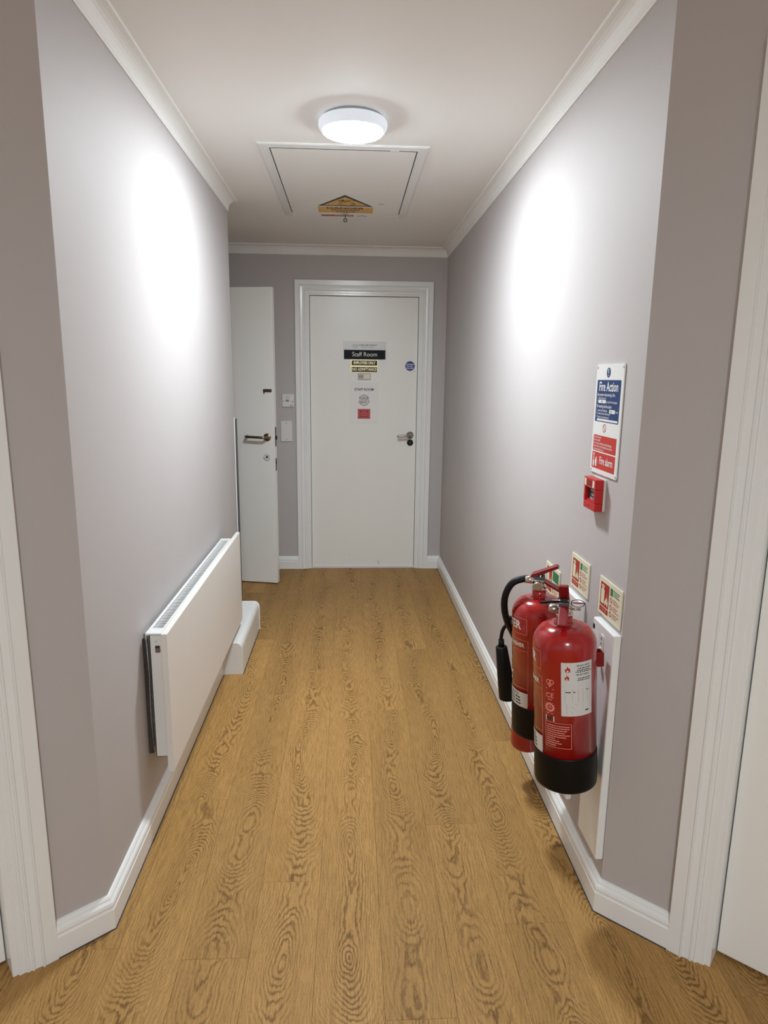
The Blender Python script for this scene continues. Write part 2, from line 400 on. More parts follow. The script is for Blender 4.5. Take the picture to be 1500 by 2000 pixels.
# ------------------------------------------------------------------ doors
AP = [(0, 0), (0, 0.0190), (0.0300, 0.0190), (0.0325, 0.0220), (0.0350, 0.0220), (0.0365, 0.0165), (0.0385, 0.0150), (0.0520, 0.0135), (0.0545, 0.0165),
      (0.0580, 0.0165), (0.0600, 0.0120), (0.0630, 0.0120), (0.0655, 0.0140), (0.0690, 0.0120), (0.0720, 0.0080), (0.0850, 0.0080), (0.0870, 0.0060), (0.0870, 0)]
def door_set(root, a0, a1, top, recess, leaf=True, gap=0.006, lining=0.022):
    """architrave outer edges a0..a1, outer top; leaf set back by recess"""
    path = [(a0, 0), (a0, top), (a1, top), (a1, 0)]
    names = ['architrave_leg', 'architrave_head', 'architrave_leg']
    for mb, nm in zip(sweep(path, AP, side=-1), names): mb.link(nm, 'gloss_white', root, fixn=True)
    i0, i1, it = a0+0.078, a1-0.078, top-0.078
    l0, l1, lt = i0+lining, i1-lining, it-lining
    for x0, x1 in ((i0, l0), (l1, i1)): MB().box(x0, x1, 0, it, -0.10, 0.004).link('jamb', 'gloss_white', root, bevel=0.0015)
    MB().box(l0, l1, lt, it, -0.10, 0.004).link('jamb_head', 'gloss_white', root, bevel=0.0015)
    if leaf:
        MB().box(l0+0.0025, l1-0.0025, gap, lt-0.003, -recess-0.044, -recess).link('leaf', 'door_white', root, bevel=0.002)
    return l0, l1, lt
def lever(root, x, z, zf, L, rise=0.0, steel='satin_steel', ret=False, r=0.0095):
    """lever pointing to -X; local X right, Y up, Z out of door"""
    h = MB().lathe([(0.0255, zf), (0.0260, zf+0.006), (0.0240, zf+0.0085), (0.0120, zf+0.0095), (0.0110, zf+0.030)], 32, c=(x, z, 0)).link('lever_handle', steel, root)
    pth = [(x, z, zf+0.02), (x, z, zf+0.044), (x-0.004, z+rise*0.1, zf+0.053), (x-0.014, z+rise*0.15, zf+0.057), (x-L*0.5, z+rise*0.6, zf+0.057), (x-L+0.012, z+rise, zf+0.057)]
    if ret: pth += [(x-L+0.003, z+rise, zf+0.053), (x-L, z+rise, zf+0.045), (x-L, z+rise, zf+0.012)]
    else: pth += [(x-L, z+rise, zf+0.057)]
    MB().tube(pth, r, 14).link('grip', steel, h)
    return h
d1 = empty('door_1', MBK, 'closed white staff room door at the corridor end', 'door', kind='structure')
l0, l1, lt = door_set(d1, -0.388, 0.589, 2.091, 0.018)
MB().box(l0, l1, 0.0, 0.0045, -0.075, -0.004).link('threshold_strip', 'aluminium', d1, bevel=0.001, label='pale metal threshold strip')
lever(d1, 0.443, 1.014, -0.018, 0.098, -0.006)
lk = MB().lathe([(0.0225, -0.018), (0.0230, -0.011), (0.0200, -0.0085)], 32, c=(0.444, 0.958, 0)).link('lock_rose', 'rubber_black', d1, label='black round lock escutcheon')
MB().box(0.4410, 0.4470, 0.948, 0.968, -0.0085, -0.0065).link('key_slot', 'dark_steel', lk)
MB().poly([(0.216, 0.022), (0.223, 0.024), (0.221, 0.050), (0.215, 0.062), (0.214, 0.044)], -0.0176).link('scuff_mark', 'scuff', d1)
MB().poly([(-0.004, 0.104), (0.002, 0.103), (0.003, 0.111), (-0.002, 0.113)], -0.0176).link('scuff_mark', 'scuff', d1)

d2 = empty('door_2', MR, 'white door in the angled wall at the right edge', 'door', kind='structure')
door_set(d2, R0, R0+0.078*2+0.802, 2.091, 0.050, gap=0.010)
d3 = empty('door_3', ML, 'white door in the angled wall at the left edge', 'door', kind='structure')
door_set(d3, L0-0.078*2-0.802, L0, 2.091, 0.050, gap=0.010)

d4f = empty('door_4', MREC, 'white door frame of the recess doorway', 'door frame', kind='structure')
door_set(d4f, 3.772, 4.768, 2.081, 0.05, leaf=False)
a12 = math.radians(12.0); dd = (math.cos(a12), -math.sin(a12), 0)
hx, hy = -0.505-0.762*dd[0], 4.512-0.762*dd[1]
d5 = empty('door_5', frame((hx, hy, 0), dd), 'white door standing open out of the left recess', 'door', kind='structure')
MB().box(0.0, 0.762, 0.008, 1.992, -0.044, 0).link('leaf', 'door_white', d5, bevel=0.002)
lever(d5, 0.712, 1.027, 0.0, 0.135, 0.004, 'bronze_steel', True, 0.0090)
es = MB().lathe([(0.0250, 0.0), (0.0250, 0.004), (0.0225, 0.006)], 32, c=(0.708, 0.893, 0)).link('lock_rose', 'plastic_white', d5, label='white round lock escutcheon')
MB().lathe([(0.0075, 0.005), (0.0075, 0.0066)], 16, c=(0.708, 0.893, 0)).link('keyhole', 'print_black', es)
for a in range(4):
    MB().lathe([(0.0026, 0.0055), (0.0026, 0.0066)], 10, c=(0.708+0.0165*math.cos(a*PI/2+0.7), 0.893+0.0165*math.sin(a*PI/2+0.7), 0)).link('screw', 'print_black', es)
bt = MB().box(0.690, 0.750, 1.325, 1.345, 0, 0.006).link('bolt_plate', 'bronze_steel', d5, bevel=0.002, label='small dark bolt plate')
MB().box(0.694, 0.700, 1.314, 1.325, 0, 0.006).link('bolt_tongue', 'bronze_steel', bt)
for z0, z1 in ((0.965, 1.095), (0.80, 0.885)):
    lkp = MB().box(0.762, 0.7634, z0, z1, -0.034, -0.010).link('lock_faceplate', 'dark_steel', d5)
    MB().box(0.763, 0.7715 if z0 > 0.9 else 0.765, z0+0.045, z0+0.07, -0.028, -0.016).link('latch_bolt', 'black_and_gap_shade', lkp)

# dark half-height guard board on the end of the left wall
g = empty('wall_guard', (XL, YLE, 0), 'dark half-height guard board at the far end of the left wall', 'wall guard')
MB().box(-0.45, 0.0135, 0.002, 0.012, 0.0, 1.20).link('board', 'dark_steel', g, bevel=0.001)
MB().box(-0.45, 0.0035, -0.0015, 0.002, 0.0, 1.205).link('edge_trim', 'gloss_white', g)

# ------------------------------------------------------------------ ceiling lamps
def ceiling_lamp(x, y, dif, label):
    t = empty('ceiling_light', F_ceil(x, y), label, 'light', 'round ceiling lights')
    MB().lathe([(0.104, 0), (0.106, 0.043)], 64).link('base_plate', 'lamp_base', t)
    MB().lathe([(0.103, 0.0085), (0.116, 0.012), (0.1205, 0.018), (0.1215, 0.026), (0.1190, 0.036), (0.1120, 0.046), (0.1070, 0.049), (0.1040, 0.047)], 64, cap=False).link('rim', 'lamp_rim', t)
    pr = [(0.1050, 0.0435), (0.1050, 0.049)]
    for i in range(1, 9):
        a = PI/2*i/8; pr.append((0.105*math.cos(a)+0.0005, 0.049+0.012*math.sin(a)))
    MB().lathe(pr, 64, cap=False).link('diffuser', dif, t)
    return t
ceiling_lamp(0.009, 2.565, 'lamp_diffuser', 'lit round white ceiling light beside the loft hatch')
ceiling_lamp(0.10, -1.30, 'hall_diffuser', 'round white ceiling light over the hall behind the viewpoint')


# ------------------------------------------------------------------ loft hatch (local: X right, Y towards the camera, Z down)
HX0, HX1, HY0, HY1 = -0.322, 0.270, 2.885, 3.950
hcx, hcy = (HX0+HX1)/2, (HY0+HY1)/2; hw, hl = (HX1-HX0)/2, (HY1-HY0)/2
h = empty('loft_hatch', F_ceil(hcx, hcy), 'white loft hatch with trim frame in the ceiling', 'hatch')
MB().box(-hw-0.01, hw+0.01, -hl-0.01, hl+0.01, 0, 0.0015).link('backing', 'black_and_gap_shade', h)  # dark plate that paints the shade in the gap around the panel
fwid = 0.044
FPp = [(0, 0), (0, 0.0022), (0.006, 0.0055), (0.010, 0.0058), (0.034, 0.0058), (0.037, 0.0064), (0.042, 0.0064), (0.044, 0.0058), (0.044, 0)]
fp = [(-hw-fwid, -hl-fwid-0.03), (-hw-fwid, hl+fwid), (hw+fwid, hl+fwid), (hw+fwid, -hl-fwid-0.03)]
for mb in sweep(fp, FPp, side=-1): mb.link('frame_rail', 'gloss_white', h, fixn=True)
MB().box(-hw, hw, -hl-0.0735, -hl-0.001, 0, 0.0057).link('frame_rail', 'ceiling_paint', h)
MB().box(-hw+0.0045, hw-0.0045, -hl+0.001, hl-0.0075, 0.0016, 0.0060).link('hatch_panel', 'door_white', h, bevel=0.001)
MB().box(-hw+0.002, hw-0.002, hl-0.0075, hl-0.0008, 0.0016, 0.0058).link('edge_gap_shade', 'black_and_gap_shade', h)  # solid dark strip painting the shade of the near gap
for xa in (-hw+0.004, hw-0.018): MB().box(xa, xa+0.014, hl-0.008, hl-0.001, 0.002, 0.0068).link('corner_clip', 'galvanised', h)
MB().box(hw-0.11, hw-0.075, hl-0.009, hl-0.0005, 0.002, 0.0068).link('hinge_block', 'gloss_white', h)
la = MB().box(-0.018, 0.014, -hl-0.008, -hl+0.008, 0.0062, 0.012).link('latch_plate', 'galvanised', h)
pth = [(-0.002+0.009*math.cos(2*PI*i/20), -hl-0.020+0.009*math.sin(2*PI*i/20)*0.6, 0.035+0.009*math.sin(2*PI*i/20)) for i in range(20)]
MB().tube(pth, 0.0024, 8, closed=True).link('latch_ring', 'dark_steel', la)
MB().tube([(-0.002, -hl+0.002, 0.011), (-0.002, -hl-0.006, 0.022), (-0.002, -hl-0.014, 0.030)], 0.0022, 8).link('latch_stem', 'dark_steel', la)
MB().poly([(0.155, -hl+0.232), (0.200, -hl+0.231), (0.200, -hl+0.224), (0.160, -hl+0.227)], 0.0062).link('scratch', 'grime_and_shade', h)
MB().disc(0.005, 0.0062, (-0.20, -hl+0.26), 12).link('scratch', 'scuff', h)
# warning sticker
sxc = -0.027; szd = 0.0108
st = empty('warning_sticker', F_ceil(sxc, 3.832, ZC-0.0063), 'yellow triangle danger sticker on the loft hatch', 'sticker')
YA, YM, Yb = 0.275, 0.040, -0.092           # apex, band top, bottom edge (towards the far end)
MB().box(-0.172, 0.172, Yb-0.004, YA+0.012, 0, 0.0002).link('backing', 'door_white', st)
MB().poly([(-0.145, YM+0.012), (0.148, YM+0.012), (0.001, YA)], 0.0004).link('triangle_border', 'print_black', st)
MB().poly([(-0.116, YM+0.030), (0.119, YM+0.030), (0.001, YA-0.036)], 0.0007).link('triangle', 'hazard_yellow', st)
MB().rect(-0.146, 0.150, Yb, YM-0.006, 0.0004).link('yellow_band', 'hazard_yellow', st)
pic = MB(); pic.rect(-0.034, 0.024, 0.150, 0.166, 0.0009); pic.rect(-0.016, -0.006, 0.160, 0.185, 0.0009); pic.rect(0.02, 0.052, 0.166, 0.174, 0.0009)
for i in range(14):
    a = 2*PI*i/14
    if i % 4 != 3: pic.ring(0.0032, 0.0070, 0.0009, (0.008+0.040*math.cos(a), 0.102+0.030*math.sin(a)), 8)
pic.link('pictogram', 'print_black', st)
t = MB().text('DANGER', 0.054, 0, 0.008, 0.0008, bold=0.02, sx=0.92); t.text('Overhead', 0.038, 0, -0.032, 0.0008, bold=0.01); t.text('hazard', 0.038, 0, -0.068, 0.0008, bold=0.01)
t.link('lettering', 'print_black', st)
st2 = empty('warning_strip', F_ceil(sxc, 3.988, ZC-0.0060), 'narrow red and white strip label at the far edge of the loft hatch', 'sticker')
MB().box(-0.142, 0.142, -0.026, 0.022, 0, 0.0003).link('backing', 'door_white', st2)
MB().rect(-0.135, 0.045, -0.020, 0.016, 0.0006).link('red_band', 'sign_darkred', st2)
mk = MB()
for i in range(11): mk.rect(-0.055+i*0.0085, -0.050+i*0.0085, -0.010+0.004*(i % 2), 0.006, 0.0009)
mk.link('small_print', 'print_white', st2)
mk = MB().poly([(0.060, 0.006), (0.078, -0.014), (0.092, 0.002), (0.112, -0.010), (0.134, 0.004), (0.112, -0.002), (0.093, 0.013), (0.078, -0.004)], 0.0006)
mk.link('black_emblem', 'print_black', st2)

# ------------------------------------------------------------------ things on the end wall and staff room door
DF = YB+0.018                       # plane of the door leaf
s = empty('door_plaque', F_back(0.105, 1.620, DF), 'silver and black two-part Staff Room plaque on the door', 'sign')
MB().box(-0.152, 0.152, 0.0005, 0.059, 0, 0.006).link('upper_plate', 'plaque_silver', s, bevel=0.0008)
MB().box(-0.149, 0.149, -0.0635, 0.0, 0, 0.008).link('lower_plate', 'plaque_dark', s, bevel=0.0008)
MB().text('Staff Room', 0.043, 0, -0.031, 0.0084, sx=0.95).link('lettering', 'print_white', s)
t = MB().text('SURECARE GROUP', 0.0165, 0.022, 0.034, 0.0064, bold=0.006, sx=0.92); t.text('FOR QUALITY COMPASSION', 0.0070, 0.022, 0.020, 0.0064)
t.link('small_lettering', 'print_black', s)
lg = MB()
for cx_, rr_ in ((-0.082, 0.0105), (-0.0665, 0.0125), (-0.056, 0.0085)): lg.ring(rr_-0.0018, rr_, 0.0064, (cx_, 0.028), 24)
lg.link('emblem', 'print_grey', s)
s = empty('brass_sign', F_back(0.1025, 1.508, DF), 'black and gold employees only no admittance sign under the plaque', 'sign')
MB().box(-0.0985, 0.0985, -0.047, 0.045, 0, 0.003).link('plate', 'gold', s, bevel=0.0006)
for z0, z1, tx, sx_ in ((0.004, 0.039, 'EMPLOYEES ONLY', 0.70), (-0.042, -0.007, 'NO ADMITTANCE', 0.78)):
    p_ = MB().rect(-0.091, 0.093, z0, z1, 0.0033).link('black_panel', 'print_black', s)
    MB().text(tx, 0.0275, 0.001, (z0+z1)/2, 0.0036, bold=0.014, sx=sx_).link('lettering', 'gold', p_)
s = empty('room_tag', F_back(0.1025, 1.433, DF), 'small pewter PST room tag with cream slider', 'sign')
MB().box(-0.0465, 0.0465, -0.023, 0.023, 0, 0.004).link('plate', 'pewter', s, bevel=0.0008)
MB().box(-0.003, 0.041, -0.017, 0.018, 0.004, 0.0055).link('slider', 'sign_cream', s)
MB().text('PST', 0.018, -0.024, 0.0, 0.0043, bold=0.015).link('lettering', 'print_black', s)
s = empty('paper_notice', F_back(0.102, 1.245, DF), 'laminated white staff room notice with red box on the door', 'notice')
MB().box(-0.106, 0.106, -0.146, 0.146, 0, 0.0014).link('sheet', 'paper_white', s)
MB().outline(-0.104, 0.104, -0.144, 0.144, 0.0012, 0.0016, 1).link('laminate_edge', 'sign_white', s)
for cx_ in (-0.095, 0.088): MB().poly([(cx_-0.012, -0.146), (cx_+0.014, -0.144), (cx_+0.002, -0.132)], 0.0018).link('tape', 'sign_white', s)
t = MB().text('STAFF ROOM', 0.0245, 0, 0.096, 0.0017, bold=0.022, sx=0.96); t.link('heading', 'print_black', s)
t = MB().text('PLEASE!', 0.0235, 0, 0.033, 0.0017, bold=0.02, sx=0.90); t.text('GENTLY', 0.0235, 0, 0.004, 0.0017, bold=0.02, sx=0.92); t.text('CLOSE THE DOOR', 0.0092, 0, 0.0185, 0.0017, bold=0.01)
for k in range(6):
    yy = 0.046+k*0.0032; w_ = math.sqrt(max(0, 0.0415**2-(yy-0.0185)**2))
    if k % 2 == 0: t.rect(-w_, w_, yy, yy+0.0013, 0.0017)
    yy = -0.0095-k*0.0032; w_ = math.sqrt(max(0, 0.0415**2-(yy-0.0185)**2))
    if k % 2 == 0: t.rect(-w_, w_, yy, yy+0.0013, 0.0017)
for k in range(22):
    a = 2*PI*k/22
    if abs(math.sin(a)) > 0.55: t.disc(0.0026, 0.0017, (0.037*math.cos(a), 0.0185+0.037*math.sin(a)), 8)
t.link('lettering', 'print_black', s)
rb = MB().rect(-0.046, 0.046, -0.114, -0.044, 0.0017).link('red_box', 'poster_red', s)
t = MB().outline(-0.043, 0.043, -0.111, -0.047, 0.0022, 0.0020, 1)
for k in range(14): t.poly([(-0.040+k*0.0058, -0.047), (-0.040+k*0.0058+0.0052, -0.047), (-0.040+k*0.0058+0.0026, -0.0535)], 0.0020)
for k in range(14): t.poly([(-0.040+k*0.0058, -0.111), (-0.040+k*0.0058+0.0026, -0.1045), (-0.040+k*0.0058+0.0052, -0.111)], 0.0020)
for k in range(10):
    t.disc(0.0022, 0.0020, (-0.0375, -0.108+k*0.0064), 6); t.disc(0.0022, 0.0020, (0.0375, -0.108+k*0.0064), 6)
t.text('PLEASE', 0.0095, 0, -0.066, 0.0020, bold=0.01); t.text('DO NOT SLAM', 0.0095, 0, -0.079, 0.0020, bold=0.01, sx=0.9); t.text('THE DOOR', 0.0095, 0, -0.092, 0.0020, bold=0.01)
t.link('lettering', 'poster_pink', rb)
s = empty('fire_door_disc', F_back(0.4335, 1.512, DF), 'round blue automatic fire door sticker near the door edge', 'sticker')
MB().box(-0.041, 0.041, -0.040, 0.040, 0, 0.0010).link('backing', 'door_white', s)
MB().disc(0.0345, 0.0013, seg=40).link('blue_disc', 'deep_blue', s)
t = MB().text('Automatic', 0.0150, 0, 0.0125, 0.0016, bold=0.02, sx=0.86); t.text('fire door', 0.0150, 0, -0.001, 0.0016, bold=0.02, sx=0.86); t.text('keep clear', 0.0150, 0, -0.0145, 0.0016, bold=0.02, sx=0.82)
t.link('lettering', 'sign_white', s)
MB().rect(0.022, 0.039, -0.0395, -0.0380, 0.0013).link('small_print', 'print_black', s)
# switch plates
s = empty('fused_spur', F_back(-0.446, 1.259), 'white fused switch plate left of the staff room door frame', 'switch')
MB().box(-0.043, 0.043, -0.047, 0.045, 0, 0.012).link('plate', 'plastic_white', s, bevel=0.0025)
MB().box(-0.014, 0.010, 0.004, 0.034, 0.012, 0.0145).link('fuse_holder', 'plaque_silver', s, bevel=0.001)
MB().box(-0.016, 0.004, -0.008, 0.004, 0.012, 0.0145).link('neon', 'print_grey', s, bevel=0.001)
MB().box(0.013, 0.030, -0.006, 0.026, 0.012, 0.017).link('rocker', 'sign_white', s, bevel=0.002)
for sx_ in (-0.033, 0.033): MB().lathe([(0.0034, 0.012), (0.0034, 0.0128)], 12, c=(sx_, -0.006, 0)).link('screw', 'dark_steel', s)
MB().rect(0.012, 0.034, -0.0395, -0.0350, 0.0122).link('rating_print', 'print_grey', s)
s = empty('blank_plate', F_back(-0.4615, 1.037), 'tall white blank plate below the fused switch', 'cover plate')
MB().box(-0.041, 0.041, -0.074, 0.074, 0, 0.010).link('plate', 'plastic_white', s, bevel=0.002)
for sy_ in (-0.060, 0.060): MB().lathe([(0.0034, 0.010), (0.0034, 0.0108)], 12, c=(0, sy_, 0)).link('screw', 'print_grey', s)

# ------------------------------------------------------------------ radiator on the left wall (local: X along +y, Y up, Z out of the wall)
ra = empty('radiator', F_left(1.935, 0, XL), 'white convector radiator with flat front panel on the left wall', 'radiator')
RL = 1.215
bo = MB(); bo.box(0, RL, 0.252, 0.656, 0.026, 0.028); bo.box(0, 0.0015, 0.252, 0.656, 0.026, 0.061); bo.box(RL-0.0015, RL, 0.252, 0.656, 0.026, 0.061); bo.box(0, RL, 0.252, 0.2535, 0.026, 0.061)
bo.box(0.0016, 0.25, 0.30, 0.302, 0.03, 0.06)
bo.link('casing', 'radiator_white', ra)
MB().box(-0.006, 1.352, 0.203, 0.661, 0.0615, 0.0805).link('front_panel', 'radiator_panel', ra, bevel=0.0015, label='flat front panel with warm tint')
tf = MB(); tf.box(0, RL, 0.655, 0.661, 0.014, 0.0225); tf.box(0, RL, 0.655, 0.661, 0.055, 0.0612); tf.box(0, 0.045, 0.655, 0.661, 0.0225, 0.055); tf.box(RL-0.03, RL, 0.655, 0.661, 0.0225, 0.055); tf.box(0, RL, 0.640, 0.655, 0.014, 0.0155)
gr = tf.link('top_grille', 'radiator_white', ra)
NS = 80; x0, x1 = 0.045, RL-0.03
sl = MB().box(-0.0024, 0.0024, 0.6590, 0.6605, 0.0225, 0.055).link('grille_slat', 'radiator_white', gr)
sl.location = (x0+0.5*(x1-x0)/NS, 0, 0)
for i in range(1, NS):
    c = sl.copy(); COL.objects.link(c); c.parent = gr; c.location = (x0+(i+0.5)*(x1-x0)/NS, 0, 0)
MB().box(0.004, RL-0.004, 0.50, 0.645, 0.0285, 0.0595).link('shaded_fin_block', 'grime_and_shade', ra)  # solid fin block coloured dark to paint shade between the slats
MB().box(-0.0006, 0.001, 0.600, 0.622, 0.042, 0.056).link('valve_opening', 'black_and_gap_shade', ra)
MB().lathe([(0.0075, -0.003), (0.0075, 0.002), (0.004, 0.003)], 16, 'X', (0, 0.608, 0.050)).link('air_valve', 'bronze_steel', ra)
MB().tube([(0.004, 0.648, 0.048), (-0.002, 0.642, 0.046), (-0.003, 0.634, 0.0445)], 0.0028, 8).link('grille_clip', 'radiator_white', ra)
for xb in (0.03, RL-0.10):
    MB().box(xb, xb+0.06, 0.27, 0.65, 0, 0.0255).link('wall_bracket', 'galvanised', ra)
MB().tube([(0.018, 0.255, 0.014), (0.012, 0.40, 0.0135), (0.014, 0.52, 0.015), (0.010, 0.64, 0.0135)], 0.0026, 8).link('feed_pipe', 'galvanised', ra)
MB().box(0.012, 0.020, 0.256, 0.64, 0.001, 0.012).link('shaded_bracket_rail', 'grime_and_shade', ra)  # rail coloured dark to stand for the shaded gap behind the casing

# pipe boxing on the floor past the radiator
bx = empty('pipe_boxing', F_left(3.060, 0, XL), 'low white rounded pipe boxing on the floor past the radiator', 'pipe boxing')
pf = [(0, 0), (0.113, 0)]
pf += [(0.113, 0.130)]
for i in range(1, 7):
    a = PI/2*i/6; pf.append((0.113-0.030*(1-math.cos(a)), 0.130+0.034*math.sin(a)))
pf += [(0.0, 0.164)]
def ext(pts, a, b): return MB().add([(a, q[1], q[0]) for q in pts]+[(b, q[1], q[0]) for q in pts],
        [tuple(range(len(pts))), tuple(range(len(pts), 2*len(pts)))[::-1]]+[(i, i+len(pts), (i+1) % len(pts)+len(pts), (i+1) % len(pts)) for i in range(len(pts))])
ext(pf, 0, 0.600).link('casing', 'trunk_white', bx, bevel=0.002, fixn=True)
lip = [(q[0]+(0.003 if q[0] > 0.05 else 0), q[1]+(0.003 if q[1] > 0.1 else 0)) for q in pf]
ext(lip, 0.600, 0.612).link('end_lip', 'gloss_white', bx, bevel=0.001, fixn=True)
pb = MB(); rng = random.Random(2)
for i in range(40):
    xx = i*0.0145; pb.box(xx, xx+0.014*rng.uniform(0.5, 1.1), 0.0005, 0.0025+0.004*rng.random(), 0.113, 0.1155)
pb.link('sealant_bead', 'grime_and_shade', bx)

# ------------------------------------------------------------------ fire signs on the right wall
s = empty('fire_action_sign', F_right(1.757, 1.3225), 'tall white Fire Action sign with blue and red panels', 'sign')
def rrect(x0, x1, y0, y1, r, n=4):
    out = []
    for cx_, cy_, a0 in ((x1-r, y1-r, 0), (x0+r, y1-r, PI/2), (x0+r, y0+r, PI), (x1-r, y0+r, 1.5*PI)):
        for i in range(n+1):
            a = a0+PI/2*i/n; out.append((cx_+r*math.cos(a), cy_+r*math.sin(a)))
    return out
MB().prism(rrect(-0.0945, 0.0945, -0.1475, 0.1475, 0.006), 0.001, 0.004).link('panel', 'sign_white', s)
bl = MB().poly(rrect(-0.0835, 0.0805, -0.0060, 0.1055, 0.003), 0.0043).link('blue_panel', 'sign_blue', s)
t = MB().text('Fire Action', 0.0350, -0.0015, 0.0870, 0.0046, bold=0.016, sx=0.84)
t.text('Any person discovering a fire', 0.0122, -0.0775, 0.0665, 0.0046, 'LEFT', 0.008, 0.86)
for k, (tx, xx, yy) in enumerate((('1', -0.078, 0.0570), ('Sound the alarm.', -0.067, 0.0570), ('2', -0.078, 0.0485), ('to call the fire brigade.', -0.008, 0.0480),
        ('3', -0.078, 0.0245), ('Leave the building by', -0.067, 0.0245), ('route', 0.056, 0.0240), ('4', -0.078, 0.0160), ('Close all doors behind you', -0.067, 0.0160), ('5', -0.078, 0.0070), ('Report to assembly point', -0.067, 0.0070))):
    t.text(tx, 0.0088, xx, yy, 0.0046, 'LEFT', 0.004, 0.92)
t.text('On hearing the fire alarm', 0.0122, -0.0775, 0.0355, 0.0046, 'LEFT', 0.008, 0.86)
t.rect(-0.067, -0.012, 0.0440, 0.0525, 0.0046); t.rect(0.016, 0.054, 0.0190, 0.0285, 0.0046); t.rect(-0.068, 0.076, -0.0035, 0.0020, 0.0046)
t.link('lettering', 'sign_white', bl)
MB().text('Dial', 0.007, -0.040, 0.0482, 0.0049, bold=0.01).link('filled_word', 'print_black', bl)
MB().text('exit', 0.007, 0.030, 0.0240, 0.0049, bold=0.01).link('filled_word', 'print_black', bl)
cb = MB().disc(0.0130, 0.0043, (-0.008, 0.1245), 32).link('mandatory_disc', 'sign_blue', s)
t = MB().poly([(-0.0105, 0.1335), (-0.0055, 0.1335), (-0.0065, 0.1215), (-0.0095, 0.1215)], 0.0046); t.disc(0.0020, 0.0046, (-0.008, 0.1170), 12); t.link('exclamation_mark', 'sign_white', cb)
pr_ = MB().ring(0.0088, 0.0112, 0.0043, (-0.010, -0.0220), 32)
pr_.poly([(-0.0185, -0.0150), (-0.0170, -0.0135), (-0.0015, -0.0290), (-0.0030, -0.0305)], 0.0043); pr_.link('prohibition_ring', 'sign_red', s)
r1 = MB().poly(rrect(-0.0835, 0.0790, -0.0860, -0.0430, 0.002), 0.0043).link('red_panel', 'sign_red', s)
t = MB()
for k, tx in enumerate(('Do not take risks.', 'Do not use lifts.', 'Do not stop to collect personal belongings.', 'Do not return to the building for any reason', 'until authorised to do so.')):
    t.text(tx, 0.0088, -0.0790, -0.0485-k*0.0082, 0.0046, 'LEFT', 0.006, 0.84)
t.link('lettering', 'sign_white', r1)
r2_ = MB().poly(rrect(-0.0835, 0.0790, -0.1345, -0.0895, 0.002), 0.0043).link('red_panel', 'sign_red', s)
t = MB().text('Fire alarm', 0.0290, 0.0185, -0.1105, 0.0046, bold=0.014, sx=0.80)
t.poly(rrect(-0.0755, -0.0650, -0.1300, -0.1130, 0.003), 0.0046); t.poly([(-0.0730, -0.1130), (-0.0675, -0.1130), (-0.0685, -0.0990), (-0.0720, -0.0990)], 0.0046); t.disc(0.0042, 0.0046, (-0.0703, -0.0965), 12)
t.poly([(-0.0560, -0.1290), (-0.0490, -0.1290), (-0.0470, -0.1140), (-0.0500, -0.1020), (-0.0530, -0.1020), (-0.0600, -0.1140)], 0.0046)
t.link('lettering', 'sign_white', r2_)
for cx_, cy_ in ((-0.088, 0.139), (0.088, 0.139), (-0.088, -0.139), (0.088, -0.139)):
    MB().lathe([(0.0036, 0.004), (0.0030, 0.0062)], 12, c=(cx_, cy_, 0)).link('fixing_cap', 'plastic_white', s)

# call point
s = empty('fire_call_point', F_right(1.774, 1.122), 'red break glass fire alarm call point below the Fire Action sign', 'call point')
MB().box(-0.043, 0.043, -0.043, 0.043, 0, 0.007).link('back_box', 'plastic_white', s, bevel=0.0015)
cb = MB(); W_ = 0.0435
cb.box(-W_, W_, 0.016, W_, 0.007, 0.031); cb.box(-W_, W_, -W_, -0.022, 0.007, 0.029); cb.box(-W_, -0.033, -0.022, 0.016, 0.007, 0.030); cb.box(0.033, W_, -0.022, 0.016, 0.007, 0.030); cb.box(-0.033, 0.033, -0.022, 0.016, 0.007, 0.016)
cb.link('housing', 'callpoint_red', s, bevel=0.002)
gp = MB().box(-0.032, 0.032, -0.0215, 0.0155, 0.016, 0.020).link('break_glass', 'print_black', s)
MB().text('BREAK', 0.0115, 0.004, 0.009, 0.0204, bold=0.01).link('lettering', 'print_white', gp)
MB().text('GLASS', 0.0115, 0.008, -0.003, 0.0204, bold=0.01).link('lettering', 'print_white', gp)
MB().text('PRESS HERE', 0.0090, 0.004, -0.0145, 0.0204, bold=0.01, sx=0.9).link('lettering', 'print_white', gp)
MB().prism([(-0.033, -0.0225), (0.033, -0.0225), (0.033, -0.017), (-0.033, -0.017)], 0.016, 0.025).link('lower_lip', 'callpoint_red', s, bevel=0.0015)
for xx in (-0.037, 0.024): MB().box(xx, xx+0.013, 0.020, 0.039, 0.031, 0.0316).link('cream_marker', 'sign_cream', s)
MB().box(-0.017, 0.018, 0.022, 0.037, 0.031, 0.0314).link('name_plate', 'lever_red', s)
MB().lathe([(0.003, 0.029), (0.003, 0.0296)], 12, c=(0, -0.033, 0)).link('test_key_hole', 'lever_red', s)

